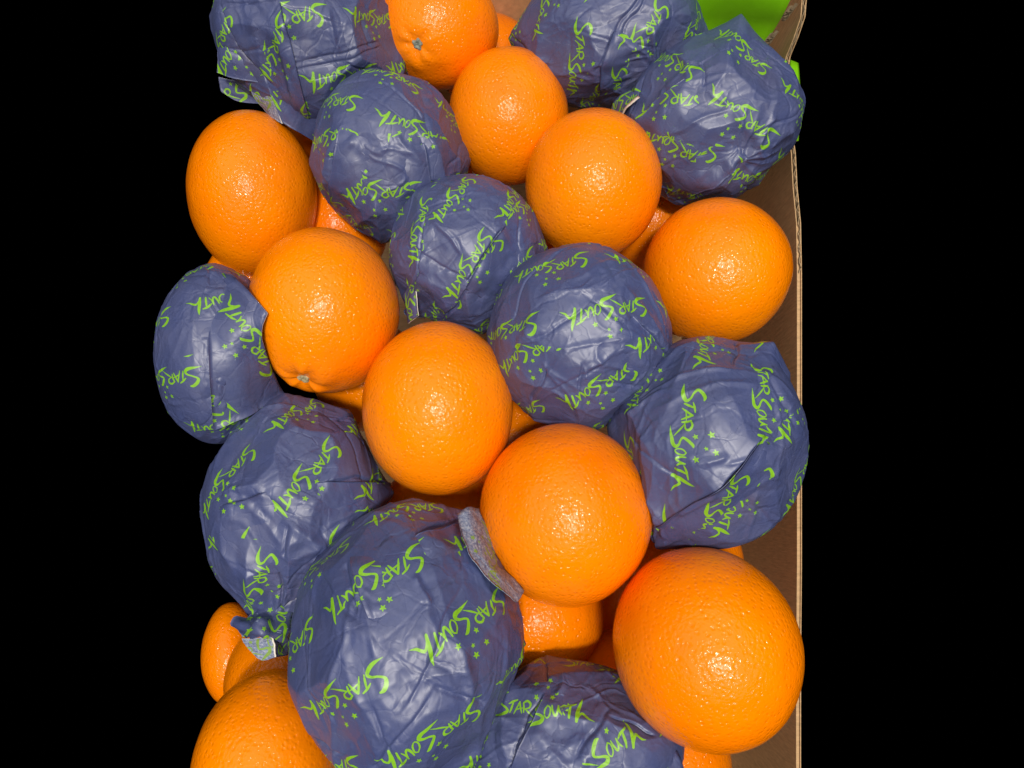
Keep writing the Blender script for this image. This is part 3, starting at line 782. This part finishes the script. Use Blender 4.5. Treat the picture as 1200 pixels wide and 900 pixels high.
w, fr = make_wrap((826, 517, 113, 122), .2948, 'wrapped orange against the right carton wall with a long dark fold low on it', ((802, 514), 268, .050), 7.2,
    laps=[([[(798, 640), (838, 624), (884, 600), (920, 548)], [(770, 614), (812, 588), (852, 562), (894, 508)]], -18, (130, 60))], panels=[((800, 500), .95), ((760, 440), .92), ((880, 600), .90), ((900, 480), .94), ((860, 410), .92), ((730, 540), .90), ((800, 590), .93), ((930, 560), .93)], folds=[((772, 612), (852, 562), .028, .11), ((850, 563), (892, 508), .016, .1), ((752, 515), (776, 632), .022, .08), ((868, 400), (862, 425), .010, .1)],
    creases=[((775, 610), (852, 560), .026, .14), ((852, 560), (895, 505), .016, .12), ((755, 510), (780, 620), .02, .12), ((745, 450), (860, 405), .016, .12), ((880, 410), (925, 440), .02, .12), ((745, 470), (850, 432), .012, .05), ((770, 480), (885, 448), .010, .05), ((735, 490), (780, 455), .014, .05), ((815, 545), (850, 530), .012, .05), ((850, 565), (848, 600), .012, .05), ((885, 520), (930, 470), .012, .05), ((905, 450), (930, 500), -.012, .05)],
    regions=[(((866, 400), (872, 640)), (896, 468), 270), (((770, 615), (890, 520)), (868, 594), 248)], spikes=[((918, 385), .12, .38), ((768, 645), .14, .4), ((712, 500), .06, .3)],
    gathers=[((770, 632), .03, 15, .7)])
w, fr = make_wrap((254, 415, 70, 104), .3391, 'wrapped orange at the left edge overlapping the bare orange with the stem button', ((262, 496), 200, .047), 8.1,
    panels=[((290, 450), .92), ((270, 400), .93), ((300, 490), .9)], folds=[((262, 330), (300, 425), .018, .12), ((285, 420), (322, 445), .014, .1)], creases=[((262, 330), (290, 430), .03, .15), ((290, 430), (325, 450), .02, .12), ((265, 380), (300, 440), .014, .06), ((275, 440), (310, 470), .01, .05)],
    spikes=[((318, 366), .16, .40), ((332, 462), .10, .3)], regions=[(((255, 420), (330, 425)), (275, 352), 200)])
flap(w, fr, [[(246, 316, .010), (278, 328, .026), (314, 367, .041)], [(245, 370, .030), (280, 376, .038), (307, 392, .039)], [(245, 430, .036), (285, 425, .036), (318, 430, .027)], [(250, 505, .024), (292, 487, .024), (332, 460, .014)]], ang=2.9, off=(0, 100), noise=.0008, seed=14)
w9, fr9 = make_wrap((350, 592, 107, 128), .3223, 'wrapped orange on the left side with its paper end twisted and white edged', ((358, 558), 235, .049), 9.7,
    laps=[([[(258, 632), (298, 626), (332, 614)], [(258, 594), (288, 586), (314, 576)]], 15, (80, 0)), ([[(452, 602), (412, 606), (376, 604)], [(457, 567), (413, 566), (370, 565)]], 8, (30, 50))], panels=[((445, 640), .87), ((360, 540), .94), ((370, 480), .93), ((300, 630), .92), ((400, 600), .95), ((290, 520), .93), ((340, 690), .90), ((445, 520), .92)], folds=[((372, 566), (456, 566), .010, .08), ((262, 592), (310, 578), .012, .1), ((330, 712), (402, 664), .024, .09), ((326, 676), (336, 716), .02, .08), ((340, 620), (336, 655), .014, .08), ((395, 490), (425, 470), .010, .1)],
    creases=[((345, 620), (328, 735), .030, .15), ((390, 610), (455, 574), .024, .15), ((290, 640), (310, 735), .024, .14), ((365, 700), (340, 735), .03, .12), ((300, 500), (340, 468), .012, .14), ((335, 615), (392, 640), .014, .06), ((345, 655), (410, 610), .014, .06), ((370, 655), (440, 600), .012, .05), ((265, 575), (305, 565), .012, .05), ((300, 600), (330, 640), .010, .05)],
    regions=[(((262, 630), (345, 640)), (298, 690), 255)], gathers=[((325, 735), .04, 15, .8)], spikes=[((462, 576), .08, .35), ((404, 664), .05, .3), ((330, 462), .04, .3), ((418, 462), .06, .3), ((312, 742), .12, .4), ((340, 735), .08, .3)])
flap(w9, fr9, [[(308, 712, .014), (330, 708, .018), (352, 704, .014)], [(291, 722, .012), (318, 722, .024), (350, 720, .012)], [(274, 730, .010), (310, 738, .028), (352, 742, .006)], [(284, 747, .008), (312, 745, .026), (340, 760, .004)]], ang=1.2, off=(60, 40), noise=.0032, seed=8, name='twisted_end')
flap(w9, fr9, [[(284, 748, .014), (302, 748, .018), (320, 741, .020)], [(290, 760, .012), (304, 760, .014), (322, 756, .018)], [(300, 770, .010), (308, 772, .010), (323, 770, .014)]], mats=[M_INSIDE, M_PAPER, M_RIM], noise=.001, seed=9)
flap(w9, fr9, [[(317, 738, .022), (328, 728, .020), (348, 716, .014)], [(321, 754, .022), (334, 748, .014), (350, 738, .008)], [(322, 770, .020), (334, 768, .012), (348, 762, .004)]], ang=.8, noise=.001, seed=10, th=.0008)
w, fr = make_wrap((480, 742, 133, 165), .2808, 'largest wrapped orange, bottom centre, with a pale torn strip along its right side', ((436, 680), 213, .0495), 10.4,
    laps=[([[(452, 646), (458, 690), (464, 728)], [(411, 652), (421, 690), (432, 726)]], 3, (24, 10)), ([[(500, 668), (532, 658), (566, 648)], [(486, 630), (515, 620), (546, 606)]], -4, (30, 40))], panels=[((440, 700), .965), ((540, 700), .95), ((480, 800), .965), ((590, 830), .92), ((358, 740), .93), ((400, 630), .94), ((390, 860), .93), ((525, 610), .93), ((540, 880), .95)], folds=[((486, 630), (545, 606), .012, .06), ((412, 660), (423, 716), .010, .07), ((509, 805), (565, 816), .010, .08), ((362, 852), (402, 888), .016, .1), ((436, 830), (470, 890), .008, .1)],
    creases=[((545, 600), (606, 700), .012, .12), ((505, 660), (548, 830), .010, .10), ((430, 640), (425, 760), .008, .12), ((590, 740), (545, 900), .014, .14), ((488, 672), (508, 716), .012, .05), ((543, 760), (548, 820), .012, .07), ((430, 690), (440, 770), .008, .06), ((480, 800), (545, 780), .008, .06), ((400, 760), (425, 830), .006, .06), ((500, 770), (530, 790), -.008, .05), ((420, 820), (450, 870), .008, .05)],
    flat=.6, spikes=[((484, 574), .05, .3), ((547, 588), .04, .25), ((545, 905), .05, .3), ((346, 690), .03, .3), ((346, 800), .03, .3), ((605, 770), .05, .3)])
flap(w, fr, [[(536, 602, .024), (549, 594, .022), (562, 596, .014)], [(541, 626, .032), (558, 624, .027), (575, 628, .014)], [(555, 658, .038), (572, 656, .031), (587, 660, .016)], [(584, 688, .036), (594, 684, .028), (606, 682, .016)], [(606, 706, .026), (610, 700, .022), (614, 692, .016)]], mats=[M_INSIDE, M_PAPER, M_INSIDE], ang=1.0, noise=.0007, seed=11, name='torn_strip')
flap(w, fr, [[(592, 745, .020), (602, 738, .016), (612, 738, .008)], [(598, 758, .020), (606, 754, .014), (614, 758, .006)], [(602, 776, .016), (608, 772, .010), (613, 772, .004)]], ang=2.0, noise=.002, seed=12)
w, fr = make_wrap((668, 868, 128, 98), .3052, 'wrapped orange at the bottom edge with its print upright and a ragged right edge', ((632, 830), 3, .047), 11.5,
    laps=[([[(672, 815), (656, 862), (642, 905)], [(640, 812), (618, 860), (600, 905)]], 6, (30, 20))], panels=[((610, 840), .94), ((690, 810), .92), ((660, 860), .95), ((580, 800), .92), ((740, 820), .90)], folds=[((638, 815), (600, 900), .014, .1), ((718, 828), (680, 885), .014, .08), ((716, 838), (766, 858), .014, .08), ((645, 775), (640, 800), .012, .08)],
    creases=[((640, 775), (598, 900), .020, .12), ((715, 825), (680, 900), .022, .12), ((662, 785), (655, 860), .018, .12), ((662, 790), (655, 815), .016, .05), ((690, 800), (715, 830), .012, .06), ((630, 860), (665, 900), .010, .05)],
    regions=[(((715, 800), (680, 900)), (697, 884), 30)], spikes=[((640, 768), .08, .3)])
flap(w, fr, [[(726, 826, .016), (745, 836, .016), (766, 852, .012)], [(722, 850, .024), (752, 858, .022), (780, 868, .014)], [(720, 880, .026), (760, 880, .024), (794, 884, .014)], [(720, 915, .024), (765, 915, .022), (806, 912, .012)]], ang=2.0, off=(200, 100), noise=.001, seed=13)

SC.render.engine = 'CYCLES'
SC.cycles.use_denoising = True
SC.cycles.max_bounces = 8
